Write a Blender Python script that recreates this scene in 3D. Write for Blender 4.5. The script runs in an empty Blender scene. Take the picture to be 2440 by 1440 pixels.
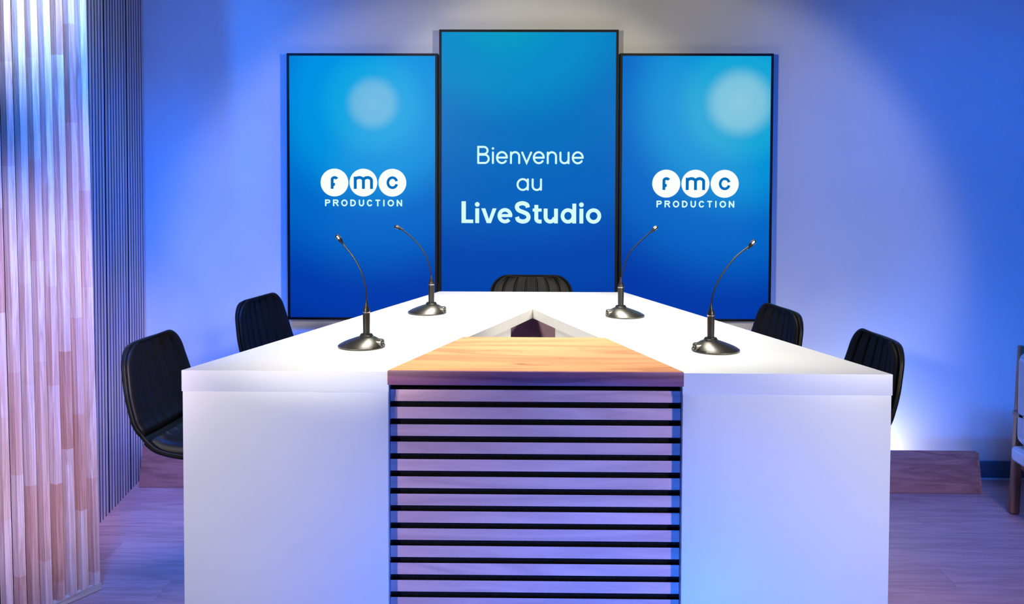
import bpy, bmesh, math, random
from mathutils import Vector, Matrix

S = bpy.context.scene
COL = S.collection
random.seed(7)

# ------------------------------------------------------------------ camera, world, light, exposure
YAW, PITCH, ROLL = 0.014, 0.037, 0.003
fw = Vector((-math.sin(YAW) * math.cos(PITCH), math.cos(YAW) * math.cos(PITCH), -math.sin(PITCH)))
r0 = Vector((math.cos(YAW), math.sin(YAW), 0))
u0 = r0.cross(fw)
rt = r0 * math.cos(ROLL) + u0 * math.sin(ROLL)
up = -r0 * math.sin(ROLL) + u0 * math.cos(ROLL)
cd = bpy.data.cameras.new('camera')
cd.sensor_width = 36.0
cd.lens = 2400.0 / 2440.0 * 36.0
cd.shift_y = -254.0 / 2440.0
cd.clip_start = 0.05
cam = bpy.data.objects.new('camera', cd)
COL.objects.link(cam)
cam.matrix_world = Matrix(((rt.x, up.x, -fw.x, 0), (rt.y, up.y, -fw.y, -5.16), (rt.z, up.z, -fw.z, 1.64), (0, 0, 0, 1)))
S.camera = cam

S.view_settings.view_transform = 'Standard'
S.view_settings.look = 'None'
S.view_settings.exposure = 0.0
S.view_settings.gamma = 1.0
S.view_settings.use_curve_mapping = False

W = bpy.data.worlds.new('world')
S.world = W
W.use_nodes = True
W.node_tree.nodes['Background'].inputs[0].default_value = (0.02, 0.13, 1.0, 1)
W.node_tree.nodes['Background'].inputs[1].default_value = 0.12


def aim(o, target):
    d = Vector(target) - o.location
    o.rotation_euler = d.to_track_quat('-Z', 'Y').to_euler()


def area(name, loc, target, sx, sy, power, color, spread=math.pi):
    l = bpy.data.lights.new(name, 'AREA')
    l.shape = 'RECTANGLE'
    l.size, l.size_y = sx, sy
    l.energy = power
    l.color = color
    l.spread = spread
    o = bpy.data.objects.new(name, l)
    COL.objects.link(o)
    o.location = loc
    aim(o, target)
    return o


def spot(name, loc, target, power, color, angle, blend=0.4, radius=0.15):
    l = bpy.data.lights.new(name, 'SPOT')
    l.energy = power
    l.color = color
    l.spot_size = math.radians(angle)
    l.spot_blend = blend
    l.shadow_soft_size = radius
    o = bpy.data.objects.new(name, l)
    COL.objects.link(o)
    o.location = loc
    aim(o, target)
    return o


# softbox over the table
area('overhead_softbox_light', (0.02, -1.95, 2.75), (0.02, -1.95, 0), 0.9, 1.4, 17, (1.0, 0.96, 0.88), math.radians(64))
# two white panels beside the camera, crossing over to the back wall
spot('key_light_right', (1.7, -4.3, 2.0), (-0.16, 0, 1.2), 215, (1.0, 0.93, 0.72), 35, 0.3, 0.07)
spot('key_light_left', (-1.2, -4.3, 2.0), (0.40, 0, 1.2), 200, (1.0, 0.93, 0.72), 38, 0.25, 0.07)
# two white fills on the front of the table, one from each side
spot('front_fill_left', (-2.0, -4.9, 1.9), (-0.82, -2.64, 0.92), 195, (1.0, 0.92, 0.85), 34, 1.0, 0.12)
spot('front_fill_right', (2.3, -4.9, 1.9), (0.86, -2.64, 0.95), 225, (1.0, 0.92, 0.85), 34, 1.0, 0.12)
# blue lamps under the ceiling washing the back wall from both sides
spot('blue_wash_left', (-1.2, -2.6, 2.85), (-1.6, 0, 1.25), 280, (0.0, 0.16, 1.0), 82, 1.0, 0.3)
spot('blue_wash_right', (1.75, -2.6, 2.85), (2.4, 0, 1.05), 375, (0.0, 0.16, 1.0), 84, 1.0, 0.3)
# added blue fills from above, tinting the floor to either side of the table
spot('blue_aisle_fill_left', (-1.2, -3.0, 2.85), (-1.65, -1.5, 0.0), 370, (0.0, 0.16, 1.0), 50, 0.8, 0.15)
spot('blue_aisle_fill_right', (2.3, -3.0, 2.85), (2.1, -1.2, 0.0), 210, (0.0, 0.16, 1.0), 60, 0.8, 0.15)
# blue floor light in front of the table
area('blue_floor_light', (0.32, -3.6, 0.16), (0.2, -2.6, 0.3), 0.5, 0.25, 19, (0.0, 0.16, 1.0))
# cool spot on the head of the timber screen, plus added blue and rosy fills
spot('timber_screen_spot', (-0.5, -3.0, 2.72), (-1.90, -1.80, 2.45), 580, (0.54, 0.79, 1.0), 40, 1.0, 0.1)
spot('timber_blue_fill', (-1.9, -4.6, 2.8), (-1.80, -1.68, 2.4), 420, (0.0, 0.18, 1.0), 24, 1.0, 0.12)
spot('timber_foot_fill', (-0.2, -4.5, 2.0), (-1.93, -1.78, 0.85), 430, (1.0, 0.80, 0.97), 29, 0.75, 0.12)
# rosy fills added to warm the floor and boards of both aisles
spot('right_aisle_fill', (1.95, -4.6, 2.4), (1.9, -1.25, 0.0), 190, (1.0, 0.72, 0.75), 25, 0.8, 0.15)
spot('left_aisle_fill', (-1.2, -2.3, 2.8), (-1.75, -0.4, 0.05), 110, (1.0, 0.72, 0.8), 26, 0.9, 0.12)
# added blue fill from above, turning the slatted wall bluer
spot('blue_slat_wall_fill', (-0.5, -2.4, 2.85), (-1.92, -0.5, 0.85), 450, (0.0, 0.14, 1.0), 54, 1.0, 0.15)
# unseen blue lamp added behind the table to brighten the wall's right end
spot('blue_wall_fill_right', (1.0, -0.95, 0.15), (2.45, 0, 0.6), 45, (0.0, 0.16, 1.0), 60, 1.0, 0.08)
# white strip lamps lying behind the leaning boards
area('strip_lamp_right', (1.53, -0.18, 0.03), (1.53, 0.0, 0.26), 0.6, 0.05, 5.0, (0.85, 0.93, 1.0), math.radians(165))
area('strip_lamp_left', (-1.1, -0.15, 0.05), (-1.1, 0.0, 0.3), 0.6, 0.04, 2, (0.85, 0.93, 1.0))


# ------------------------------------------------------------------ materials
def srgb(r, g, b):
    def f(c):
        c /= 255.0
        return c / 12.92 if c <= 0.04045 else ((c + 0.055) / 1.055) ** 2.4
    return (f(r), f(g), f(b), 1.0)


def base_mat(name, col=(0.8, 0.8, 0.8, 1), rough=0.5, metal=0.0, spec=0.5):
    m = bpy.data.materials.new(name)
    m.use_nodes = True
    p = m.node_tree.nodes['Principled BSDF']
    p.inputs['Base Color'].default_value = col
    p.inputs['Roughness'].default_value = rough
    p.inputs['Metallic'].default_value = metal
    p.inputs['Specular IOR Level'].default_value = spec
    return m, m.node_tree, p


def N(t, kind, **kw):
    n = t.nodes.new(kind)
    for k, v in kw.items():
        setattr(n, k, v)
    return n


def ramp(t, stops):
    n = t.nodes.new('ShaderNodeValToRGB')
    e = n.color_ramp.elements
    while len(e) < len(stops):
        e.new(0.5)
    for q, (pos, c) in zip(e, stops):
        q.position = pos
        q.color = c
    return n


def noisy(name, c1, c2, scale=40, rough=0.5, bump=0.0, bscale=200, metal=0.0, spec=0.5):
    m, t, p = base_mat(name, c1, rough, metal, spec)
    tc = N(t, 'ShaderNodeTexCoord')
    n = N(t, 'ShaderNodeTexNoise')
    n.inputs['Scale'].default_value = scale
    t.links.new(tc.outputs['Object'], n.inputs['Vector'])
    r = ramp(t, [(0.3, c1), (0.7, c2)])
    t.links.new(n.outputs['Fac'], r.inputs['Fac'])
    t.links.new(r.outputs['Color'], p.inputs['Base Color'])
    if bump:
        n2 = N(t, 'ShaderNodeTexNoise')
        n2.inputs['Scale'].default_value = bscale
        t.links.new(tc.outputs['Object'], n2.inputs['Vector'])
        b = N(t, 'ShaderNodeBump')
        b.inputs['Strength'].default_value = bump
        b.inputs['Distance'].default_value = 0.002
        t.links.new(n2.outputs['Fac'], b.inputs['Height'])
        t.links.new(b.outputs['Normal'], p.inputs['Normal'])
    return m


def wood(name, dark, light, axis='X', stretch=14.0, scale=9.0, rough=0.45, tone=0.35, fibre=0.4, joint=0.0, joint_cols=None, knots=0.0):
    """Grain runs along the given local axis; every object gets its own offset and tone."""
    m, t, p = base_mat(name, light, rough)
    L = t.links.new
    tc = N(t, 'ShaderNodeTexCoord')
    oi = N(t, 'ShaderNodeObjectInfo')
    off = N(t, 'ShaderNodeVectorMath', operation='SCALE')
    off.inputs[0].default_value = (37.0, 61.0, 23.0)
    L(oi.outputs['Random'], off.inputs['Scale'])
    add = N(t, 'ShaderNodeVectorMath', operation='ADD')
    L(tc.outputs['Object'], add.inputs[0])
    L(off.outputs[0], add.inputs[1])
    mp = N(t, 'ShaderNodeMapping')
    s = [1, 1, 1]
    s['XYZ'.index(axis)] = 1.0 / stretch
    mp.inputs['Scale'].default_value = s
    L(add.outputs[0], mp.inputs['Vector'])
    n1 = N(t, 'ShaderNodeTexNoise')
    n1.inputs['Scale'].default_value = scale
    n1.inputs['Detail'].default_value = 3
    n1.inputs['Distortion'].default_value = 0.6
    L(mp.outputs[0], n1.inputs['Vector'])
    mul = N(t, 'ShaderNodeMath', operation='MULTIPLY')
    L(n1.outputs['Fac'], mul.inputs[0])
    mul.inputs[1].default_value = 9.0
    fr = N(t, 'ShaderNodeMath', operation='PINGPONG')
    L(mul.outputs[0], fr.inputs[0])
    fr.inputs[1].default_value = 1.0
    n2 = N(t, 'ShaderNodeTexNoise')
    n2.inputs['Scale'].default_value = scale * 22
    n2.inputs['Detail'].default_value = 2
    L(mp.outputs[0], n2.inputs['Vector'])
    mix = N(t, 'ShaderNodeMix')
    mix.inputs[0].default_value = fibre
    L(fr.outputs[0], mix.inputs[2])
    L(n2.outputs['Fac'], mix.inputs[3])
    r = ramp(t, [(0.15, dark), (0.75, light)])
    L(mix.outputs[0], r.inputs['Fac'])
    col = r.outputs['Color']
    if knots:
        kn = N(t, 'ShaderNodeTexNoise')
        kn.inputs['Scale'].default_value = 16
        mk = N(t, 'ShaderNodeMapping')
        ks = [1, 1, 1]
        ks['XYZ'.index(axis)] = 0.35
        mk.inputs['Scale'].default_value = ks
        L(add.outputs[0], mk.inputs['Vector'])
        L(mk.outputs[0], kn.inputs['Vector'])
        kr = ramp(t, [(0.66, (0, 0, 0, 1)), (0.8, (knots, knots, knots, 1))])
        L(kn.outputs['Fac'], kr.inputs['Fac'])
        kx = N(t, 'ShaderNodeMix', data_type='RGBA')
        L(kr.outputs['Color'], kx.inputs[0])
        L(col, kx.inputs[6])
        kx.inputs[7].default_value = (dark[0] * 0.35, dark[1] * 0.3, dark[2] * 0.25, 1)
        col = kx.outputs[2]
    if joint:
        # finger-jointed lengths of differing timber along the axis
        sep = N(t, 'ShaderNodeSeparateXYZ')
        L(add.outputs[0], sep.inputs[0])
        dv = N(t, 'ShaderNodeMath', operation='DIVIDE')
        L(sep.outputs['XYZ'.index(axis)], dv.inputs[0])
        dv.inputs[1].default_value = joint
        fl = N(t, 'ShaderNodeMath', operation='FLOOR')
        L(dv.outputs[0], fl.inputs[0])
        cmb = N(t, 'ShaderNodeCombineXYZ')
        L(fl.outputs[0], cmb.inputs[0])
        L(oi.outputs['Random'], cmb.inputs[1])
        wn = N(t, 'ShaderNodeTexWhiteNoise', noise_dimensions='2D')
        L(cmb.outputs[0], wn.inputs['Vector'])
        jr = ramp(t, joint_cols)
        jr.color_ramp.interpolation = 'CONSTANT'
        L(wn.outputs['Value'], jr.inputs['Fac'])
        jm = N(t, 'ShaderNodeMix', data_type='RGBA', blend_type='MULTIPLY')
        jm.inputs[0].default_value = 1.0
        L(col, jm.inputs[6])
        L(jr.outputs['Color'], jm.inputs[7])
        col = jm.outputs[2]
    hv = N(t, 'ShaderNodeHueSaturation')
    mr = N(t, 'ShaderNodeMapRange')
    L(oi.outputs['Random'], mr.inputs[0])
    mr.inputs[3].default_value = 1 - tone / 2
    mr.inputs[4].default_value = 1 + tone / 2
    L(mr.outputs[0], hv.inputs['Value'])
    L(col, hv.inputs['Color'])
    L(hv.outputs['Color'], p.inputs['Base Color'])
    b = N(t, 'ShaderNodeBump')
    b.inputs['Strength'].default_value = 0.12
    b.inputs['Distance'].default_value = 0.001
    L(mix.outputs[0], b.inputs['Height'])
    L(b.outputs['Normal'], p.inputs['Normal'])
    return m


def emit(name, col, strength=1.0):
    m, t, p = base_mat(name, (0, 0, 0, 1), 0.5, spec=0.0)
    p.inputs['Emission Color'].default_value = col
    p.inputs['Emission Strength'].default_value = strength
    return m


def screen_mat(name, cx, cz, sx, stops):
    """Radial picture shown on a lit panel, centred at (cx, cz) in the panel's own metres."""
    m, t, p = base_mat(name, (0.001, 0.001, 0.001, 1), 0.3, spec=0.04)
    L = t.links.new
    tc = N(t, 'ShaderNodeTexCoord')
    mp = N(t, 'ShaderNodeMapping')
    mp.inputs['Location'].default_value = (-cx * sx, 0, -cz)
    mp.inputs['Scale'].default_value = (sx, 0, 1)
    L(tc.outputs['Object'], mp.inputs['Vector'])
    ln = N(t, 'ShaderNodeVectorMath', operation='LENGTH')
    L(mp.outputs[0], ln.inputs[0])
    dv = N(t, 'ShaderNodeMath', operation='DIVIDE')
    L(ln.outputs['Value'], dv.inputs[0])
    dv.inputs[1].default_value = 1.7
    r = ramp(t, [(a / 1.7, c) for a, c in stops])
    r.color_ramp.interpolation = 'EASE'
    L(dv.outputs[0], r.inputs['Fac'])
    L(r.outputs['Color'], p.inputs['Emission Color'])
    p.inputs['Emission Strength'].default_value = 1.0
    return m


M = {}
M['wall'] = noisy('painted_wall', (0.76, 0.76, 0.77, 1), (0.80, 0.80, 0.80, 1), 3, 0.85, 0.15, 160, spec=0.2)
M['wall_dark'] = noisy('dark_grey_wall', (0.07, 0.07, 0.08, 1), (0.08, 0.08, 0.09, 1), 3, 0.85, spec=0.2)
M['ceiling'] = noisy('black_studio_ceiling', (0.03, 0.03, 0.032, 1), (0.04, 0.04, 0.042, 1), 3, 0.9, spec=0.1)
M['subfloor'] = noisy('subfloor', (0.05, 0.04, 0.04, 1), (0.08, 0.06, 0.06, 1), 8, 0.9)
M['plank'] = wood('oak_laminate_plank', (0.50, 0.24, 0.21, 1), (0.70, 0.38, 0.34, 1), 'X', 11, 15, 0.38, 0.14, 0.55)
M['board'] = wood('walnut_laminate', (0.36, 0.12, 0.08, 1), (0.56, 0.21, 0.14, 1), 'X', 8, 16, 0.5, 0.1, 0.4)
M['pine'] = wood('pine_batten', (0.68, 0.42, 0.32, 1), (0.93, 0.73, 0.62, 1), 'Z', 26, 46, 0.5, 0.12, 0.42, 0.36,
                 [(0.0, (1, 1, 1, 1)), (0.3, (0.88, 0.72, 0.66, 1)), (0.5, (0.97, 0.93, 0.86, 1)), (0.72, (0.80, 0.58, 0.48, 1)), (0.82, (0.92, 0.8, 0.74, 1))])
M['ply'] = wood('ply_rail', (0.45, 0.32, 0.22, 1), (0.80, 0.66, 0.5, 1), 'X', 30, 30, 0.5, 0.1, 0.3)
M['oak_slat'] = wood('oak_slat', (0.64, 0.37, 0.37, 1), (0.82, 0.49, 0.48, 1), 'X', 9, 10, 0.5, 0.1, 0.4)
M['wall_slat'] = wood('grey_oak_slat', (0.54, 0.42, 0.43, 1), (0.76, 0.62, 0.62, 1), 'Z', 20, 12, 0.55, 0.12, 0.4)
M['felt'] = noisy('black_felt', (0.006, 0.006, 0.008, 1), (0.012, 0.012, 0.014, 1), 150, 0.95, spec=0.1)
M['butcher'] = wood('oiled_wood_top', (0.52, 0.205, 0.075, 1), (0.75, 0.335, 0.130, 1), 'X', 9, 9, 0.5, 0.0, 0.3, knots=0.9)
M['edge'] = wood('stained_edge_band', (0.15, 0.05, 0.10, 1), (0.29, 0.11, 0.20, 1), 'X', 12, 14, 0.45, 0.0, 0.4)
M['white'] = noisy('white_laminate', (0.82, 0.82, 0.81, 1), (0.84, 0.84, 0.83, 1), 5, 0.38, spec=0.4)
M['plum'] = noisy('plum_panel', (0.40, 0.24, 0.34, 1), (0.43, 0.26, 0.37, 1), 60, 0.7)
M['leather'] = noisy('black_leather', (0.006, 0.006, 0.006, 1), (0.010, 0.0095, 0.009, 1), 120, 0.43, 0.12, 700, spec=0.2)
M['blackmetal'] = noisy('black_metal', (0.012, 0.012, 0.013, 1), (0.02, 0.02, 0.02, 1), 60, 0.35, metal=0.3)
M['gunmetal'] = noisy('gunmetal_paint', (0.11, 0.107, 0.098, 1), (0.13, 0.126, 0.115, 1), 300, 0.34, metal=0.9)
M['silver'] = noisy('silver_metal', (0.65, 0.65, 0.63, 1), (0.75, 0.74, 0.72, 1), 200, 0.25, metal=0.9)
M['bezel'] = noisy('black_bezel', (0.003, 0.003, 0.004, 1), (0.005, 0.005, 0.006, 1), 80, 0.45, spec=0.2)
M['baseboard'] = noisy('dark_baseboard', (0.13, 0.16, 0.22, 1), (0.15, 0.18, 0.24, 1), 12, 0.5)
M['socket'] = noisy('grey_plastic', (0.22, 0.22, 0.24, 1), (0.25, 0.25, 0.27, 1), 60, 0.45)
M['teak'] = wood('teak_frame', (0.20, 0.07, 0.03, 1), (0.38, 0.15, 0.07, 1), 'Z', 10, 14, 0.4, 0.1, 0.4)
M['text'] = emit('lit_text', srgb(214, 255, 249))
M['logo'] = emit('lit_logo_white', srgb(250, 255, 252))
M['logo_blue'] = emit('lit_logo_blue', srgb(0, 110, 190))
M['screen_l'] = screen_mat('screen_picture_left', 0.055, 0.425, 1.0,
    [(0.0, srgb(112, 187, 226)), (0.08, srgb(104, 184, 226)), (0.155, srgb(16, 164, 226)), (0.32, srgb(0, 146, 224)), (0.62, srgb(0, 103, 200)), (1.0, srgb(0, 58, 170)), (1.3, srgb(0, 40, 146))])
M['screen_r'] = screen_mat('screen_picture_right', 0.22, 0.43, 1.0,
    [(0.0, srgb(140, 200, 222)), (0.10, srgb(125, 196, 222)), (0.20, srgb(20, 165, 215)), (0.36, srgb(0, 145, 216)), (0.66, srgb(0, 102, 198)), (1.05, srgb(0, 57, 168)), (1.4, srgb(0, 38, 142))])
M['screen_c'] = screen_mat('screen_picture_centre', -0.12, 0.86, 0.8,
    [(0.0, srgb(0, 158, 196)), (0.3, srgb(0, 140, 200)), (0.6, srgb(0, 112, 192)), (0.9, srgb(0, 99, 190)), (1.25, srgb(0, 70, 174)), (1.6, srgb(0, 54, 158))])


# corduroy: fine cords on cushions
def corduroy():
    m, t, p = base_mat('white_corduroy', (0.72, 0.70, 0.68, 1), 0.9, spec=0.1)
    tc = N(t, 'ShaderNodeTexCoord')
    w = N(t, 'ShaderNodeTexWave', bands_direction='X')
    w.inputs['Scale'].default_value = 40
    w.inputs['Distortion'].default_value = 0.4
    t.links.new(tc.outputs['Object'], w.inputs['Vector'])
    b = N(t, 'ShaderNodeBump')
    b.inputs['Strength'].default_value = 0.6
    b.inputs['Distance'].default_value = 0.004
    t.links.new(w.outputs['Fac'], b.inputs['Height'])
    t.links.new(b.outputs['Normal'], p.inputs['Normal'])
    r = ramp(t, [(0.0, (0.55, 0.53, 0.52, 1)), (0.6, (0.76, 0.74, 0.72, 1))])
    t.links.new(w.outputs['Fac'], r.inputs['Fac'])
    t.links.new(r.outputs['Color'], p.inputs['Base Color'])
    return m


M['cord'] = corduroy()


# ------------------------------------------------------------------ mesh helpers
def obj(name, bm, mat, parent=None, smooth=False, loc=None, rot=None):
    me = bpy.data.meshes.new(name)
    bmesh.ops.recalc_face_normals(bm, faces=bm.faces)
    bm.to_mesh(me)
    bm.free()
    if mat:
        me.materials.append(mat)
    if smooth:
        me.shade_smooth()
        if smooth != 'full':
            me.set_sharp_from_angle(angle=math.radians(38))
    o = bpy.data.objects.new(name, me)
    COL.objects.link(o)
    if loc:
        o.location = loc
    if rot:
        o.rotation_euler = rot
    if parent:
        o.parent = parent
    return o


def box(bm, x0, x1, y0, y1, z0, z1, bev=0.0, seg=2):
    r = bmesh.ops.create_cube(bm, size=1.0)
    vs = r['verts']
    for v in vs:
        v.co = Vector(((x0 + x1) / 2 + v.co.x * (x1 - x0), (y0 + y1) / 2 + v.co.y * (y1 - y0), (z0 + z1) / 2 + v.co.z * (z1 - z0)))
    if bev:
        es = list({e for v in vs for e in v.link_edges})
        bmesh.ops.bevel(bm, geom=es, offset=bev, segments=seg, affect='EDGES', profile=0.5)
    return bm


def bxo(name, x0, x1, y0, y1, z0, z1, mat, parent=None, bev=0.0, smooth=True):
    return obj(name, box(bmesh.new(), x0, x1, y0, y1, z0, z1, bev), mat, parent, smooth if bev else False)


def veneer_slat(name, bm, axis, sign, veneer, parent):
    o = obj(name, bm, veneer, parent)
    o.data.materials.append(M['felt'])
    for f in o.data.polygons:
        f.material_index = 0 if f.normal[axis] * sign > 0.5 else 1
    return o


def prism(bm, pts, z0, z1, bev=0.0):
    lo = [bm.verts.new((x, y, z0)) for x, y in pts]
    hi = [bm.verts.new((x, y, z1)) for x, y in pts]
    n = len(pts)
    fs = [bm.faces.new(list(reversed(lo))), bm.faces.new(hi)]
    for i in range(n):
        fs.append(bm.faces.new((lo[i], lo[(i + 1) % n], hi[(i + 1) % n], hi[i])))
    if bev:
        es = list({e for f in fs for e in f.edges})
        bmesh.ops.bevel(bm, geom=es, offset=bev, segments=2, affect='EDGES', profile=0.5)
    return bm


def rings(bm, rr, cap=True):
    """Loft a list of closed rings (lists of coordinates, all the same length)."""
    vs = [[bm.verts.new(c) for c in ring] for ring in rr]
    n = len(vs[0])
    for a, b in zip(vs, vs[1:]):
        for i in range(n):
            bm.faces.new((a[i], a[(i + 1) % n], b[(i + 1) % n], b[i]))
    if cap:
        bm.faces.new(list(reversed(vs[0])))
        bm.faces.new(vs[-1])
    return bm


def lathe(bm, prof, n=32, offs=None):
    rr = []
    for k, (r, z) in enumerate(prof):
        ox = offs[k] if offs else 0.0
        rr.append([(ox + r * math.cos(2 * math.pi * i / n), r * math.sin(2 * math.pi * i / n), z) for i in range(n)])
    return rings(bm, rr)


def tube(bm, pts, rad, n=10):
    pts = [Vector(p) for p in pts]
    if not hasattr(rad, '__len__'):
        rad = [rad] * len(pts)
    ref = None
    rr = []
    for i, p in enumerate(pts):
        t = (pts[min(i + 1, len(pts) - 1)] - pts[max(i - 1, 0)]).normalized()
        if ref is None:
            ref = t.orthogonal().normalized()
        ref = (ref - t * ref.dot(t)).normalized()
        b = t.cross(ref)
        rr.append([p + (ref * math.cos(2 * math.pi * k / n) + b * math.sin(2 * math.pi * k / n)) * rad[i] for k in range(n)])
    return rings(bm, rr)


def smoothpath(pts, k=8):
    """Catmull-Rom through the points."""
    P = [Vector(p) for p in pts]
    P = [P[0] * 2 - P[1]] + P + [P[-1] * 2 - P[-2]]
    out = []
    for i in range(1, len(P) - 2):
        for j in range(k):
            t = j / k
            a, b, c, d = P[i - 1], P[i], P[i + 1], P[i + 2]
            out.append(0.5 * ((2 * b) + (c - a) * t + (2 * a - 5 * b + 4 * c - d) * t * t + (3 * b - a - 3 * c + d) * t ** 3))
    out.append(P[-2])
    return out


def thing(name, label, cat, loc=(0, 0, 0), rotz=0.0, group=None):
    o = bpy.data.objects.new(name, None)
    COL.objects.link(o)
    o.empty_display_size = 0.1
    o.location = loc
    o.rotation_euler = (0, 0, rotz)
    o['label'] = label
    o['category'] = cat
    if group:
        o['group'] = group
    return o


def structure(o):
    o['kind'] = 'structure'
    return o


def copy_tree(o, parent=None):
    c = o.copy()
    COL.objects.link(c)
    c.parent = parent
    for ch in list(o.children):
        copy_tree(ch, c)
    return c


# ------------------------------------------------------------------ the setting
floor = structure(bxo('floor', -3.2, 3.4, -5.7, 0.1, -0.06, -0.008, M['subfloor']))
pm = bmesh.new()
box(pm, 0, 1.2793, 0, 0.1893, -0.008, 0.0)
plank_mesh = None
for row in range(30):
    sx = -3.2 - (row * 0.47) % 1.28
    for c in range(7):
        x = sx + c * 1.28
        if x > 3.3 or x + 1.28 < -3.2:
            continue
        if plank_mesh is None:
            o = obj('plank', pm, M['plank'], floor)
            plank_mesh = o.data
        else:
            o = bpy.data.objects.new('plank', plank_mesh)
            COL.objects.link(o)
            o.parent = floor
        o.location = (x, -(row + 1) * 0.19, 0)

wall_back = structure(bxo('wall_back', -3.2, 3.4, 0.0, 0.1, -0.008, 2.95, M['wall']))
wall_right = structure(bxo('wall_right', 3.4, 3.5, -5.7, 0.1, -0.008, 2.95, M['wall_dark']))
structure(bxo('ceiling', -3.2, 3.5, -5.7, 0.1, 2.95, 3.05, M['ceiling']))
structure(bxo('baseboard_back', -2.0, 3.4, -0.015, 0.0, 0.008, 0.091, M['baseboard'], bev=0.003))
structure(bxo('trim_1', -2.0, 3.4, -0.022, 0.0, 0.0002, 0.0078, M['wall']))

# slatted acoustic wall on the left, turned about five degrees
ang = math.atan2(0.087, 1.0)
wall_left = structure(obj('wall_left', box(bmesh.new(), -0.12, -0.012, -1.62, 0.0, 0.0, 2.95), M['felt'], loc=(-1.957, 0, 0), rot=(0, 0, ang)))
sm = None
y = -0.018
k = 0
while y > -1.6:
    if sm is None:
        b = box(bmesh.new(), -0.012, -0.0085, -0.0150, 0.0150, 0.0, 2.9)
        o = veneer_slat('slat', b, 0, 1, M['wall_slat'], wall_left)
        sm = o.data
    else:
        o = bpy.data.objects.new('slat', sm)
        COL.objects.link(o)
        o.parent = wall_left
    o.location = (0, y, 0)
    k += 1
    y -= 0.040
    if k in (7, 15, 30):
        y -= 0.008

# wall socket
sk = thing('wall_socket', 'grey double socket plate low on the blue wall beside the armchair', 'socket', (2.55, 0, 0.257))
bxo('cover_plate', -0.042, 0.075, -0.010, 0.0, -0.043, 0.043, M['socket'], sk, 0.003)
for dx in (-0.004, 0.048):
    obj('outlet', lathe(bmesh.new(), [(0.019, 0.0), (0.019, 0.002), (0.016, 0.002), (0.015, -0.001)], 24), M['bezel'], sk, True, (dx, -0.0095, 0), (math.pi / 2, 0, 0))


# ------------------------------------------------------------------ leaning boards along the wall
def lean_board(label, x0, x1):
    t = thing('leaning_board', label, 'board', ((x0 + x1) / 2, -0.2435, 0.0), 0, 'laminate boards leaning at the wall foot')
    h = (x1 - x0) / 2
    rot = (-math.radians(15.5), 0, 0)
    obj('panel', box(bmesh.new(), -h, h - 0.012, -0.004, 0.008, 0.0, 0.205, 0.0015), M['board'], t, True, None, rot)
    obj('tongue_edge', box(bmesh.new(), h - 0.012, h, 0.0, 0.005, 0.0, 0.197), M['board'], t, False, None, rot)
    for sx in (-h + 0.25, h - 0.25):
        bm = bmesh.new()
        bm2 = [(sx - 0.01, 0.012), (sx - 0.01, 0.16), (sx + 0.01, 0.16), (sx + 0.01, 0.012)]
        lo = [bm.verts.new((x, yy, 0)) for x, yy in bm2]
        hi = [bm.verts.new((x, 0.045 if yy < 0.1 else 0.075, 0.12)) for x, yy in bm2]
        bm.faces.new(lo)
        bm.faces.new(hi)
        for i in range(4):
            bm.faces.new((lo[i], lo[(i + 1) % 4], hi[(i + 1) % 4], hi[i]))
        obj('support_block', bm, M['board'], t)
    return t


lean_board('purplish wood-grain board leaning at the wall foot right of the table, bright glow above it', 0.75, 2.245)
lean_board('wood-grain board leaning at the wall foot below the front left chair, beside the slatted wall', -1.915, -0.55)


# ------------------------------------------------------------------ lettering drawn with strokes (flat print on the screens)
def arc(cx, cy, rx, ry, a0, a1, n=28):
    return [(cx + rx * math.cos(math.radians(a0 + (a1 - a0) * i / n)), cy - ry * math.sin(math.radians(a0 + (a1 - a0) * i / n))) for i in range(n + 1)]


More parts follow.
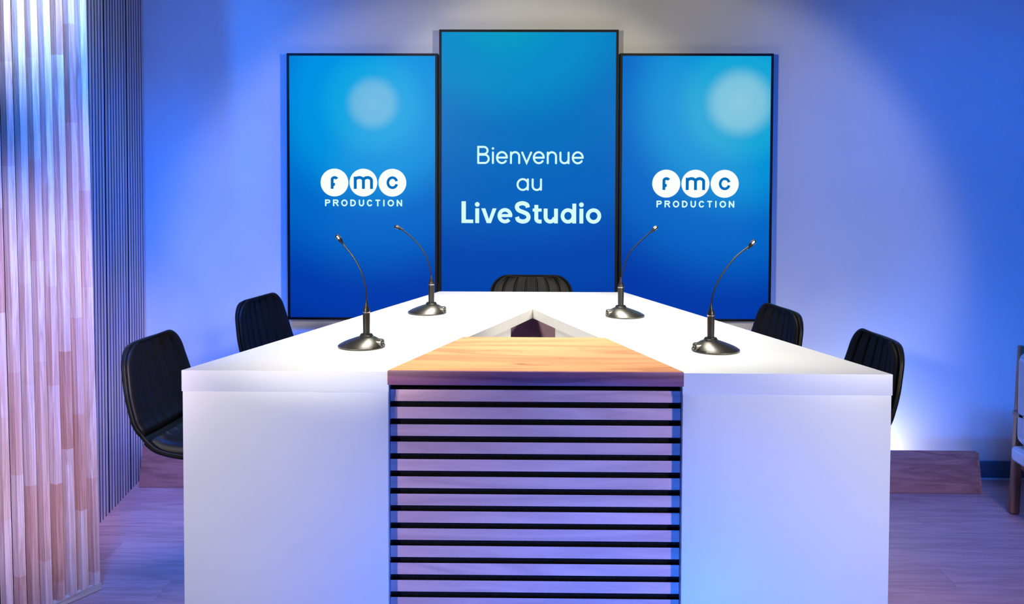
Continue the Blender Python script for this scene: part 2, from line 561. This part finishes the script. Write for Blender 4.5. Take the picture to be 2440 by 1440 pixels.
class Ink:
    """Collects strokes in a drawing frame (x right, y down) and maps them to panel metres."""

    def __init__(self, ox, oy, k, x0, z0, dy):
        self.f = lambda x, y: ((x - ox) * k + x0, dy, z0 - (y - oy) * k)
        self.bm = bmesh.new()

    def poly(self, pts):
        self.bm.faces.new([self.bm.verts.new(self.f(*p)) for p in pts])

    def dot(self, x, y, r, n=32):
        self.poly([(x + r * math.cos(2 * math.pi * i / n), y + r * math.sin(2 * math.pi * i / n)) for i in range(n)])

    def stroke(self, pts, w, cap=True):
        h = w / 2
        q = [pts[0]]
        for p in pts[1:]:
            if math.dist(p, q[-1]) > 0.5:
                q.append(p)
        left, right = [], []
        n = len(q)
        for i in range(n):
            a = q[max(i - 1, 0)]
            b = q[min(i + 1, n - 1)]
            if 0 < i < n - 1:
                d0 = Vector((q[i][0] - a[0], q[i][1] - a[1])).normalized()
                d1 = Vector((b[0] - q[i][0], b[1] - q[i][1])).normalized()
                t = (d0 + d1)
                t = t.normalized() if t.length > 1e-4 else d0
                m = 1.0 / max(0.45, t.dot(d0))
            else:
                t = Vector((b[0] - a[0], b[1] - a[1])).normalized()
                m = 1.0
            nx, ny = -t.y * h * m, t.x * h * m
            left.append((q[i][0] + nx, q[i][1] + ny))
            right.append((q[i][0] - nx, q[i][1] - ny))
        lv = [self.bm.verts.new(self.f(*p)) for p in left]
        rv = [self.bm.verts.new(self.f(*p)) for p in right]
        for i in range(n - 1):
            self.bm.faces.new((lv[i], lv[i + 1], rv[i + 1], rv[i]))
        if cap:
            self.dot(*q[0], h, 16)
            self.dot(*q[-1], h, 16)

    def done(self, name, mat, parent, label=None):
        me = bpy.data.meshes.new(name)
        for f in self.bm.faces:
            f.normal_update()
            if f.normal.y > 0:
                f.normal_flip()
        self.bm.to_mesh(me)
        self.bm.free()
        me.materials.append(mat)
        o = bpy.data.objects.new(name, me)
        COL.objects.link(o)
        o.parent = parent
        if label:
            o['label'] = label
        return o


def word_bienvenue(ink, s):
    w = 26
    h = 13
    base = 398 - h
    xt = 228 + h
    # B
    st = [(441, base), (441, 173), (510, 173)] + arc(515, 220, 49, 47, 90, -90, 20) + [(441, 267)]
    ink.stroke(st, w)
    ink.stroke([(441, 276), (520, 276)] + arc(525, 330, 54, 55, 90, -90, 22) + [(441, 385)], w)
    # i
    ink.stroke([(635, 245), (635, base)], w)
    ink.dot(635, 193, 16)
    # e three times
    for x0, x1 in ((676, 832), (1162, 1318), (1675, 1832)):
        cx = (x0 + x1) / 2
        ry = (base - xt) / 2
        cy = (base + xt) / 2
        rx = (x1 - x0) / 2 - h
        ink.stroke(arc(cx, cy, rx, ry, 0, 322, 44), w)
        ink.stroke([(cx - rx, cy), (cx + rx, cy)], w)
    # n twice
    for x0, x1 in ((860, 995), (1345, 1480)):
        a, b = x0 + h, x1 - h
        r = (b - a) / 2
        ink.stroke([(a, 245), (a, base)], w)
        ink.stroke([(a, xt + r + 4)] + arc((a + b) / 2, xt + r, r, r, 180, 0, 22) + [(b, base)], w)
    ink.stroke([(1021, 245), (1080, base - 2), (1139, 245)], w)
    # u
    a, b = 1525, 1632
    r = (b - a) / 2
    ink.stroke([(a, 245), (a, base - r)] + arc((a + b) / 2, base - r, r, r, 180, 360, 22), w)
    ink.stroke([(b, 245), (b, base)], w)


def word_au(ink):
    w, h = 26, 13
    ink.stroke(arc(1030, 668, 69, 71, 0, 360, 44), w, False)
    ink.stroke([(1097, 600), (1097, 736)], w)
    a, b = 1160, 1270
    r = 54
    ink.stroke([(a, 600), (a, 739 - r)] + arc((a + b) / 2, 739 - r, 55, r, 180, 360, 22), w)
    ink.stroke([(b, 600), (b, 736)], w)


def word_livestudio(ink):
    w, h = 51, 25.5
    B = 1180
    ink.stroke([(250, 892), (250, B)], 58, False)
    ink.stroke([(222, 1157), (376, 1157)], 46, False)
    for x, r in ((429, 31), (1805, 31)):
        ink.dot(x, 933, r)
        ink.stroke([(x, 985), (x, B)], w, False)
    ink.poly([(482, 985), (536, 985), (584, 1128), (632, 985), (685, 985), (611, B), (555, B)])
    # e
    ink.stroke(arc(796, 1081, 74, 77, 0, 318, 44), 48, False)
    ink.stroke([(724, 1080), (891, 1080)], 40, False)
    # S
    sp = smoothpath([(x, y, 0) for x, y in ((1098, 972), (1085, 935), (1030, 915), (972, 930), (954, 968), (978, 1008), (1040, 1034), (1090, 1060), (1107, 1102), (1085, 1142), (1030, 1157), (972, 1138), (955, 1096))], 6)
    ink.stroke([(p.x, p.y) for p in sp], 55, False)
    # t
    ink.stroke([(1210, 937), (1210, 1115)] + arc(1249, 1118, 39, 38, 180, 270, 14) + [(1280, 1157)], w, False)
    ink.stroke([(1162, 1005), (1280, 1005)], 40, False)
    # u
    ink.stroke([(1333, 985), (1333, 1095)] + arc(1392, 1095, 59, 62, 180, 355, 26), w, False)
    ink.stroke([(1470, 985), (1470, B)], w, False)
    # d
    ink.stroke(arc(1628, 1081, 72, 77, 0, 360, 44), 48, False)
    ink.stroke([(1711, 918), (1711, B)], w, False)
    # o
    ink.stroke(arc(1966, 1081, 76, 77, 0, 360, 48), 49, False)


def word_production(ink):
    w, h = 31, 15
    T, B = 900 + h, 1052 - h
    m = (T + B) / 2
    ink.stroke([(325, B), (325, T), (385, T)] + arc(385, 943, 28, 28, 90, -90, 16) + [(325, 971 + 8)], w)
    ink.stroke([(504, B), (504, T), (570, T)] + arc(570, 943, 28, 28, 90, -90, 16) + [(504, 971)], w)
    ink.stroke([(555, 975), (600, B)], w)
    for a, b in ((675, 818), (1720, 1865)):
        ink.stroke(arc((a + b) / 2, m, (b - a) / 2 - h, (B - T) / 2, 0, 360, 36), w, False)
    ink.stroke([(895, B), (895, T), (930, T)] + arc(930, m, 60, (B - T) / 2, 90, -90, 22) + [(895, B)], w)
    ink.stroke([(1085, T), (1085, 985)] + arc(1131, 985, 46, B - 985, 180, 360, 22) + [(1177, T)], w)
    ink.stroke(arc(1318, m, 50, (B - T) / 2, 42, 318, 32), w)
    ink.stroke([(1457, T), (1540, T)], w)
    ink.stroke([(1499, T), (1499, B)], w)
    ink.stroke([(1637, T), (1637, B)], w)
    ink.stroke([(1940, B), (1940, T)], w)
    ink.stroke([(1940, T), (2033, B)], w)
    ink.stroke([(2033, B), (2033, T)], w)


def letter_f(ink):
    ink.stroke([(472, 660), (472, 470)] + arc(528, 450, 56, 44, 170, 40, 16) + [(580, 436)], 64, False)
    ink.poly([(500, 525), (526, 525), (536, 540), (536, 580), (522, 592), (500, 604)])


def letter_m(ink):
    ink.stroke([(993, 384), (993, 660)], 68, False)
    ink.stroke([(993, 500)] + arc(1085, 470, 92, 66, 180, 0, 24) + [(1177, 660)], 66, False)
    ink.stroke([(1177, 500)] + arc(1268, 470, 91, 66, 180, 0, 24) + [(1359, 660)], 66, False)


def letter_c(ink):
    ink.stroke(arc(1830, 518, 102, 113, 18, 342, 40), 60, False)


# ------------------------------------------------------------------ wall screens
def screen(label, x0, x1, z0, z1, yf, mat):
    cx, cz = (x0 + x1) / 2, (z0 + z1) / 2
    hw, hh = (x1 - x0) / 2, (z1 - z0) / 2
    t = thing('display_screen', label, 'screen', (cx, 0, cz), 0, 'portrait screens on the back wall')
    bz = 0.0125
    bm = bmesh.new()
    # open frame: four mitred bars around the picture
    o4 = [(-hw, -hh), (hw, -hh), (hw, hh), (-hw, hh)]
    i4 = [(-hw + bz, -hh + bz), (hw - bz, -hh + bz), (hw - bz, hh - bz), (-hw + bz, hh - bz)]
    d0, d1 = -yf, -yf + 0.045
    vo0 = [bm.verts.new((a, d0, b)) for a, b in o4]
    vi0 = [bm.verts.new((a, d0, b)) for a, b in i4]
    vo1 = [bm.verts.new((a, d1, b)) for a, b in o4]
    vi1 = [bm.verts.new((a, d1, b)) for a, b in i4]
    for i in range(4):
        j = (i + 1) % 4
        bm.faces.new((vo0[i], vo0[j], vi0[j], vi0[i]))
        bm.faces.new((vo1[j], vo1[i], vi1[i], vi1[j]))
        bm.faces.new((vo0[j], vo0[i], vo1[i], vo1[j]))
        bm.faces.new((vi0[i], vi0[j], vi1[j], vi1[i]))
    obj('bezel', bm, M['bezel'], t)
    bxo('picture_panel', -hw + bz, hw - bz, d0 + 0.003, d0 + 0.02, -hh + bz, hh - bz, mat, t)
    bxo('back_cover', -hw + 0.03, hw - 0.03, d0 + 0.02, d0 + 0.052, -hh + 0.03, hh - 0.03, M['bezel'], t, 0.004)
    bxo('wall_mount', -0.2, 0.2, d0 + 0.05, 0.0, -0.2, 0.2, M['blackmetal'], t)
    return t, cx, cz, d0


def logo(t, cx, cz, d0, dx):
    """Three discs with cut-out letters and a spaced word below; drawn in one frame, 9.385 units to 2.11 mm."""
    k = 0.1466 / 651.0
    X0, Z0 = dx, 1.5142 - cz
    for i, (lx, fn, nm) in enumerate(((524, letter_f, 'f'), (1176, letter_m, 'm'), (1829, letter_c, 'c'))):
        a = Ink(1176, 518, k, X0, Z0, d0 + 0.0018)
        a.dot(lx, 518, 313, 56)
        d = a.done('logo_disc', M['logo'], t, 'white disc carrying the letter ' + nm)
        b = Ink(1176, 518, k, X0, Z0, d0 + 0.0010)
        fn(b)
        b.done('letter', M['logo_blue'], d)
    a = Ink(1176, 518, k, X0, Z0, d0 + 0.0018)
    word_production(a)
    a.done('lettering', M['text'], t, 'small spaced white word PRODUCTION')


tl, cx, cz, d0 = screen('portrait screen left of the tall middle one, white three-disc logo on blue', -1.2105, -0.4475, 0.815, 2.1662, 0.075, M['screen_l'])
logo(tl, cx, cz, d0, -0.8238 - cx)
tr, cx, cz, d0 = screen('portrait screen right of the tall middle one, white three-disc logo on blue', 0.4700, 1.2385, 0.817, 2.1682, 0.075, M['screen_r'])
logo(tr, cx, cz, d0, 0.853 - cx)
tm, cx, cz, d0 = screen('tallest middle screen with white greeting words over a blue gradient', -0.4395, 0.4615, 0.69, 2.2855, 0.080, M['screen_c'])
k = 3.823e-4
for fn, wd in ((lambda a: word_bienvenue(a, 0), 'thin white word Bienvenue'), (word_au, 'thin white word au'), (word_livestudio, 'bold white word LiveStudio')):
    a = Ink(428, 398, k, -0.2471 - cx, 1.6105 - cz, d0 + 0.0018)
    fn(a)
    a.done('lettering', M['text'], tm, wd)


# ------------------------------------------------------------------ conference table (mirror axis x = 0.025)
AX = 0.025
FH, BH = 0.897, 0.373          # outer half widths at front and back
IH = 0.371                     # half width of the gap between the arms at the front
YF, YB, YA = -2.637, -1.104, -1.567
HT, TT = 1.10, 0.053
sl = IH / (YA - YF)
tb = thing('conference_table', 'white A-shaped conference table with wooden front inset and slatted front', 'table', (AX, YF, 0))


def P2(x, yy):
    return (x, yy - YF)


top_pts = [P2(-FH, YF), P2(-IH, YF), P2(0, YA), P2(IH, YF), P2(FH, YF), P2(BH, YB), P2(-BH, YB)]
bm = prism(bmesh.new(), top_pts, HT - 0.033, HT)
for s in (-1, 1):
    a, b = sorted((s * FH, s * IH))
    box(bm, a, b, 0.0, 0.02, HT - TT, HT - 0.033)
    side = [(s * FH, 0.0), (s * BH, YB - YF), (s * (BH - 0.02), YB - YF), (s * (FH - 0.02), 0.021)]
    prism(bm, side if s > 0 else side[::-1], HT - TT, HT - 0.033)
obj('tabletop', bm, M['white'], tb)
so = (FH - BH) / (YB - YF)
for s in (-1, 1):
    # front leg panel
    a, b = sorted((s * (FH - 0.002), s * (IH + 0.001)))
    bxo('front_panel', a, b, 0.0015, 0.051, 0.0, HT - TT - 0.0003, M['white'], tb, 0.0006)
    # inner side panel along the gap, stopping short of the apex
    yc = 0.865
    x_in0, x_in1 = IH - sl * 0.052 + 0.004, IH - sl * yc + 0.004
    pts = [(s * x_in0, 0.052), (s * x_in1, yc), (s * (x_in1 + 0.025), yc), (s * (x_in0 + 0.025), 0.052)]
    if s < 0:
        pts.reverse()
    obj('side_panel', prism(bmesh.new(), pts, 0.0, HT - 0.0335), M['white'], tb)
# plum panel closing the knee space behind the apex, carried on a white back leg
bxo('modesty_panel', -0.12, 0.12, YA - YF + 0.02, YA - YF + 0.045, 0.0, HT - 0.0335, M['plum'], tb, 0.001)
bxo('back_leg', -BH + 0.08, BH - 0.08, YA - YF + 0.05, YA - YF + 0.08, 0.0, HT - TT - 0.0005, M['white'], tb, 0.001)
# wooden inset top between the arms
yw = 0.478
bxo('edge_band', -IH - 0.0015, IH + 0.0015, -0.010, -0.001, HT - 0.032, HT + 0.0035, M['edge'], tb, 0.001)
xw0, xw1 = IH + 0.0015, IH - sl * yw + 0.008
wp = [(-xw0, -0.0008), (xw0, -0.0008), (xw1, yw), (-xw1, yw)]
obj('wooden_top', prism(bmesh.new(), wp, HT - 0.032, HT + 0.004, 0.0015), M['butcher'], tb, True)
# recessed slatted front
bxo('felt_backing', -IH + 0.001, IH - 0.001, 0.038, 0.050, 0.0, HT - 0.033, M['felt'], tb)
z = HT - 0.0521
sm = None
while z > 0.03:
    if sm is None:
        o = veneer_slat('slat', box(bmesh.new(), -IH + 0.0002, IH - 0.0002, -0.006, 0.003, -0.0300, 0.0), 1, -1, M['oak_slat'], tb)
        sm = o.data
    else:
        o = bpy.data.objects.new('slat', sm)
        COL.objects.link(o)
        o.parent = tb
    o.location = (0, 0.035, z)
    z -= 0.0450

# ------------------------------------------------------------------ chairs


def sheet(path, wid, curl, tin, tout, nu=28, chan=0, chan_d=0.0, chan_fade=None, roll=4.0):
    """Closed padded sheet swept along a side profile.
    path: (x, z) points; wid: half width per point; curl: edges lifted towards the sitter; tin/tout: thickness to either side."""
    n = len(path)
    bm = bmesh.new()
    P = [Vector((x, 0, zz)) for x, zz in path]
    inner, outer = [], []
    for i in range(n):
        t = (P[min(i + 1, n - 1)] - P[max(i - 1, 0)]).normalized()
        nn = Vector((-t.z, 0, t.x))          # points to the sitter for a path running top -> seat front
        if nn.x + nn.z < 0:
            nn = -nn
        v = i / (n - 1)
        endr = min(1.0, math.sqrt(max(0.0, 1 - (1 - min(v, 1 - v) / 0.07) ** 2))) if min(v, 1 - v) < 0.07 else 1.0
        ri, ro = [], []
        for j in range(nu + 1):
            u = -1 + 2 * j / nu
            # bunch samples near the edges
            u = math.sin(u * math.pi / 2) * 0.35 + u * 0.65
            rim = (1 - abs(u) ** (2 * roll)) ** 0.5 * (0.25 + 0.75 * endr)
            d = tin * rim
            if chan and chan_d:
                fu = (u + 1) / 2 * chan
                ph = fu - math.floor(fu)
                g = math.exp(-(min(ph, 1 - ph) / 0.07) ** 2)
                if min(fu, chan - fu) < 0.5:
                    g = 0.0
                d -= chan_d * g * (chan_fade(v) if chan_fade else 1.0) * rim
            c = P[i] + nn * (curl[i] * u * u)
            ri.append(c + nn * d + Vector((0, u * wid[i], 0)))
            ro.append(c - nn * (tout * rim) + Vector((0, u * wid[i], 0)))
        inner.append(ri)
        outer.append(ro)
    vi = [[bm.verts.new(c) for c in r] for r in inner]
    vo = [[bm.verts.new(c) for c in r] for r in outer]
    for i in range(n - 1):
        for j in range(nu):
            bm.faces.new((vi[i][j], vi[i][j + 1], vi[i + 1][j + 1], vi[i + 1][j]))
            bm.faces.new((vo[i][j + 1], vo[i][j], vo[i + 1][j], vo[i + 1][j + 1]))
    for i in range(n - 1):
        for j in (0, nu):
            bm.faces.new((vi[i][j], vi[i + 1][j], vo[i + 1][j], vo[i][j]))
    for i in (0, n - 1):
        for j in range(nu):
            bm.faces.new((vi[i][j], vo[i][j], vo[i][j + 1], vi[i][j + 1]))
    bmesh.ops.remove_doubles(bm, verts=bm.verts, dist=1e-5)
    return bm


def lerp_tab(tab, x):
    for (a, fa), (b, fb) in zip(tab, tab[1:]):
        if x <= b:
            t = (x - a) / (b - a) if b > a else 0
            return fa + (fb - fa) * t
    return tab[-1][1]


ZT = 1.105


def make_chair():
    t = thing('tub_chair', '', 'chair', group='black tub chairs around the table')
    # side profile of the outer shell, top of the back to the front of the seat
    prof = smoothpath([(-0.262, 0, ZT), (-0.247, 0, 1.03), (-0.222, 0, 0.93), (-0.193, 0, 0.865), (-0.130, 0, 0.812), (-0.02, 0, 0.803), (0.10, 0, 0.811), (0.20, 0, 0.818)], 9)
    prof = [(p.x, p.z) for p in prof]
    # refine the first stretch so the rounded shoulders are smooth
    head = [(prof[0][0] + (prof[9][0] - prof[0][0]) * q, prof[0][1] + (prof[9][1] - prof[0][1]) * q) for q in (0, .02, .05, .09, .14, .2, .28, .37, .47, .58, .7, .85)]
    prof = head + prof[9:]

    def half(i, pr):
        x, zz = pr[i]
        if zz > 0.86 or x < -0.2:
            w = lerp_tab([(0.80, 0.197), (0.90, 0.202), (0.98, 0.195), (1.03, 0.183), (1.11, 0.167)], zz)
            r = 0.064
            d = zz - (ZT - r)
            if d > 0:
                w = w - r + math.sqrt(max(0.0, r * r - d * d)) * 1.0
            return w
        return lerp_tab([(-0.2, 0.197), (-0.1, 0.2), (0.12, 0.2), (0.17, 0.19), (0.205, 0.165)], x)

    def curl(i, pr):
        x, zz = pr[i]
        if x < -0.15:
            return 0.030
        return 0.030 * max(0.0, min(1.0, (0.15 - x) / 0.30))
    n = len(prof)
    W_ = [half(i, prof) for i in range(n)]
    C_ = [curl(i, prof) for i in range(n)]
    for _ in range(4):
        C_ = [(C_[max(i - 1, 0)] + C_[i] + C_[min(i + 1, n - 1)]) / 3 for i in range(n)]
    obj('shell', sheet(prof, W_, C_, 0.004, 0.016, roll=4), M['leather'], t, 'full')
    # back cushion: same profile down to the seat
    kb = next(i for i in range(n) if prof[i][1] < 0.845)
    bp = prof[:kb]
    obj('backrest', sheet(bp, [w - 0.006 for w in W_[:kb]], C_[:kb], 0.022, 0.0, nu=120, chan=7, chan_d=0.006,
                          chan_fade=lambda v: max(0.0, min(1.0, (v - 0.08) / 0.14)), roll=7), M['leather'], t, 'full')
    # seat cushion
    ks = next(i for i in range(n) if prof[i][0] > -0.17 and prof[i][1] < 0.86)
    sp = [(x, zz + 0.002) for x, zz in prof[ks:]]
    obj('seat', sheet(sp, [w - 0.012 for w in W_[ks:]], [c * 0.4 for c in C_[ks:]], 0.050, 0.0, nu=120, chan=7, chan_d=0.005, roll=6), M['leather'], t, 'full')
    # piping round the rim
    edge = []
    for s in (-1, 1):
        pp = []
        for i in range(n):
            tv = Vector((prof[min(i + 1, n - 1)][0] - prof[max(i - 1, 0)][0], 0, prof[min(i + 1, n - 1)][1] - prof[max(i - 1, 0)][1])).normalized()
            nn = Vector((-tv.z, 0, tv.x))
            if nn.x + nn.z < 0:
                nn = -nn
            pp.append(Vector((prof[i][0], s * (W_[i] + 0.0005), prof[i][1])) + nn * (C_[i] + 0.003))
        edge.append(pp)
    obj('piping', tube(bmesh.new(), list(reversed(edge[0])) + edge[1], 0.0036, 8), M['leather'], t, 'full')
    # swivel pedestal
    bm = lathe(bmesh.new(), [(0.20, 0.0), (0.20, 0.006), (0.19, 0.012), (0.06, 0.022), (0.028, 0.04), (0.024, 0.06)], 40)
    obj('pedestal_base', bm, M['blackmetal'], t, True)
    obj('column', lathe(bmesh.new(), [(0.024, 0.05), (0.024, 0.45), (0.019, 0.455), (0.019, 0.735)], 24), M['blackmetal'], t, True)
    ring = [(0.03 + 0.14 * math.cos(a * math.pi / 16), 0.14 * math.sin(a * math.pi / 16), 0.36) for a in range(33)]
    bm = tube(bmesh.new(), ring, 0.008, 8)
    tube(bm, [(0.0, 0, 0.36), (0.17, 0, 0.36)], 0.007, 8)
    obj('footrest', bm, M['blackmetal'], t, 'full')
    bm = box(bmesh.new(), -0.09, 0.09, -0.09, 0.09, 0.735, 0.786, 0.006)
    obj('swivel_plate', bm, M['blackmetal'], t, True)
    return t


def place(t, tx, ty, yaw_deg, label):
    """tx, ty: where the middle of the backrest's top edge stands."""
    a = math.radians(yaw_deg)
    t.location = (tx + 0.262 * math.cos(a), ty + 0.262 * math.sin(a), 0)
    t.rotation_euler = (0, 0, a)
    t['label'] = label


c0 = make_chair()
chairs = [c0] + [copy_tree(c0) for _ in range(4)]
place(chairs[0], -1.132, -2.23, -6, 'black leather chair at the left front, its blue-lit seat in view beside the slatted wall')
place(chairs[1], -1.043, -1.37, -13, 'black leather chair left of the table, backrest just beside the left screen')
place(chairs[2], 0.025, -0.60, -90, 'black leather chair behind the narrow back end of the table, only its top showing')
place(chairs[3], 0.938, -1.58, 190.5, 'black leather chair right of the table, backrest overlapping the right screen corner')
place(chairs[4], 1.089, -2.14, 184, 'black leather chair at the right front corner of the table, nearest the wall glow')


# ------------------------------------------------------------------ gooseneck microphones
def make_mic(label, x, yy, dr, pts):
    """Local +x is the lean direction. pts: neck points (lean, height) measured from the tabletop."""
    t = thing('gooseneck_microphone', label, 'microphone', (x, yy, HT + 0.0004), math.atan2(dr[1], dr[0]), 'gooseneck microphones on the table')
    PO = -0.0158
    offs = [0, 0, 0, -0.001, -0.004, -0.008, -0.012, -0.0145, PO, PO]
    obj('base', lathe(bmesh.new(), [(0.0655, 0.0), (0.0672, 0.002), (0.0672, 0.0045), (0.064, 0.0075), (0.057, 0.0130), (0.047, 0.0190), (0.036, 0.0245), (0.027, 0.0285), (0.021, 0.0305), (0.012, 0.031)], 56, offs), M['gunmetal'], t, True)
    # connector housing on the inner side, with a three-pin socket
    bm = bmesh.new()
    rr = []
    for xx, sc in ((-0.030, 1.0), (-0.064, 1.0), (-0.067, 0.93)):
        ring = []
        for i in range(24):
            a = 2 * math.pi * i / 24
            cy = 0.0125 * sc * math.copysign(abs(math.cos(a)) ** 0.75, math.cos(a))
            czz = 0.0125 * sc * math.copysign(abs(math.sin(a)) ** 0.75, math.sin(a))
            ring.append((xx, cy, 0.0140 + czz))
        rr.append(ring)
    cn = obj('connector', rings(bm, rr), M['gunmetal'], t, True)
    bm = bmesh.new()
    tube(bm, [(-0.0668, 0, 0.014), (-0.0676, 0, 0.014)], 0.0088, 20)
    obj('socket_face', bm, M['bezel'], cn)
    for py, pz in ((-0.0042, 0.0165), (0.0042, 0.0165), (0.0, 0.0095)):
        obj('pin', tube(bmesh.new(), [(-0.0672, py, pz), (-0.0690, py, pz)], 0.0014, 8), M['silver'], cn)

    def ring_at(prof, name, mat):
        o = obj(name, lathe(bmesh.new(), prof, 28), mat, t, True, (PO, 0, 0))
        return o
    ring_at([(0.0195, 0.029), (0.0195, 0.0335), (0.0175, 0.0352), (0.0165, 0.038), (0.0102, 0.0388)], 'collar', M['blackmetal'])
    ring_at([(0.0098, 0.037), (0.0103, 0.097), (0.0103, 0.0985)], 'post', M['blackmetal'])
    ring_at([(0.0105, 0.0985), (0.0105, 0.1015)], 'metal_ring', M['silver'])
    ring_at([(0.0103, 0.1015), (0.0100, 0.107), (0.0078, 0.113), (0.0052, 0.119), (0.0036, 0.126), (0.0031, 0.134)], 'ferrule', M['blackmetal'])
    path = smoothpath([(PO, 0, 0.128)] + [(a, 0, b) for a, b in pts], 8)
    dense = []
    for a, b in zip(path, path[1:]):
        dense += [a, a.lerp(b, 0.5)]
    dense.append(path[-1])
    rad = [0.0022 + 0.00022 * (i % 2) for i in range(len(dense))]
    obj('gooseneck', tube(bmesh.new(), dense, rad, 8), M['blackmetal'], t, True)
    # capsule at the tip
    d = (path[-1] - path[-4]).normalized()
    e = path[-1]
    pr = [(0.0022, -0.014), (0.0028, -0.010), (0.0040, -0.004), (0.0056, 0.0), (0.0062, 0.004), (0.0062, 0.017), (0.0056, 0.0195), (0.0035, 0.0205)]
    q = Vector((0, 0, 1)).rotation_difference(d)
    bm = lathe(bmesh.new(), pr, 20)
    cp = obj('capsule', bm, M['blackmetal'], t, True)
    cp.location = e
    cp.rotation_euler = q.to_euler()
    for kx in range(5):
        a = 2 * math.pi * (kx + 0.5) / 5
        bm = box(bmesh.new(), 0.0054, 0.0068, -0.0021, 0.0021, 0.0055, 0.0155, 0.0005, 1)
        s = obj('vent', bm, M['silver'], cp)
        s.rotation_euler = (0, 0, a)
    return t


make_mic('gooseneck microphone at the front left of the table, nearest the white left corner', -0.4687, -2.305, (-0.945, 0.33),
         [(-0.0158, 0.1539), (-0.0130, 0.1736), (-0.0036, 0.2043), (0.0085, 0.2294), (0.0234, 0.2529), (0.0378, 0.2694), (0.0602, 0.2943), (0.0666, 0.3016)])
make_mic('gooseneck microphone at the back left of the table, in front of the left screen corner', -0.3431, -1.672, (-0.945, 0.33),
         [(-0.0105, 0.1554), (-0.0008, 0.1861), (0.0144, 0.215), (0.0334, 0.2368), (0.0582, 0.2603), (0.0831, 0.2787), (0.1024, 0.2911), (0.1050, 0.2926)])
make_mic('gooseneck microphone at the back right of the table with a kinked neck', 0.3397, -1.7237, (0.945, 0.33),
         [(-0.0123, 0.1400), (-0.0040, 0.1673), (0.0069, 0.1993), (0.0179, 0.2194), (0.0345, 0.2359), (0.0568, 0.2558), (0.0829, 0.2774), (0.1035, 0.2934)])
make_mic('gooseneck microphone at the front right of the table, next to the right front chair', 0.5348, -2.3348, (0.945, 0.33),
         [(-0.0104, 0.1569), (-0.0013, 0.1817), (0.0142, 0.2077), (0.0360, 0.2363), (0.0579, 0.2595), (0.0833, 0.2785), (0.1056, 0.292), (0.1085, 0.2940)])


# ------------------------------------------------------------------ timber batten screen on the left
# local +x runs from the right end towards the camera, local +y is the face turned to the room
e = Vector((-0.483, -0.875, 0)).normalized()
ts = thing('timber_screen', 'tall open screen of pine battens standing at the left edge of the picture', 'partition', (-1.602, -1.4227, 0))
nrm = Vector((0.875, -0.483, 0)).normalized()
ts.matrix_world = Matrix.Translation((-1.602, -1.4227, 0)) @ Matrix.Rotation(-0.0125, 4, 'Y') @ Matrix(((e.x, nrm.x, 0, 0), (e.y, nrm.y, 0, 0), (0, 0, 1, 0), (0, 0, 0, 1)))
LEN = 0.56
bxo('bottom_rail', 0.0, LEN, -0.052, 0.0, 0.0005, 0.026, M['ply'], ts, 0.001)
bxo('top_rail', 0.0, LEN, -0.052, 0.0, 2.72, 2.746, M['ply'], ts, 0.001)
sm = None
for i in range(11):
    if sm is None:
        o = obj('batten', box(bmesh.new(), 0, 0.0262, -0.037, -0.002, 0.026, 2.72, 0.001, 1), M['pine'], ts)
        sm = o.data
    else:
        o = bpy.data.objects.new('batten', sm)
        COL.objects.link(o)
        o.parent = ts
    o.location = (0.004 + i * 0.0505, 0, 0)

# ------------------------------------------------------------------ lounge armchair at the right edge
ac = thing('lounge_armchair', 'teak armchair with white corduroy cushions cut off by the right edge', 'armchair', (2.563, -0.8, 0))


def beam(name, a, b, w, d, mat, parent):
    a, b = Vector(a), Vector(b)
    L_ = (b - a).length
    o = obj(name, box(bmesh.new(), -w / 2, w / 2, -d / 2, d / 2, 0, L_, 0.006), mat, parent, True)
    o.location = a
    o.rotation_euler = Vector((0, 0, 1)).rotation_difference((b - a).normalized()).to_euler()
    return o


for sg in (-1, 1):
    beam('back_leg', (sg * 0.300, 0.28, 0.004), (sg * 0.262, 0.30, 0.78), 0.040, 0.036, M['teak'], ac)
    beam('front_leg', (sg * 0.305, -0.27, 0.004), (sg * 0.285, -0.25, 0.50), 0.040, 0.036, M['teak'], ac)
    beam('armrest', (sg * 0.292, -0.31, 0.505), (sg * 0.292, 0.27, 0.475), 0.06, 0.025, M['teak'], ac)
    beam('side_rail', (sg * 0.265, -0.25, 0.232), (sg * 0.265, 0.27, 0.232), 0.03, 0.04, M['teak'], ac)
beam('back_rail', (-0.25, 0.29, 0.232), (0.25, 0.29, 0.232), 0.04, 0.03, M['teak'], ac)
beam('front_rail', (-0.27, -0.26, 0.232), (0.27, -0.26, 0.232), 0.04, 0.03, M['teak'], ac)
beam('top_rail', (-0.26, 0.30, 0.74), (0.26, 0.30, 0.74), 0.05, 0.03, M['teak'], ac)


def cushion(name, x0, x1, y0, y1, z0, z1, r):
    bm = box(bmesh.new(), x0, x1, y0, y1, z0, z1, r, 5)
    return obj(name, bm, M['cord'], ac, 'full')


cushion('seat_cushion', -0.335, 0.335, -0.31, 0.255, 0.258, 0.330, 0.022)
cushion('back_cushion', -0.322, 0.322, 0.12, 0.255, 0.336, 0.77, 0.05)
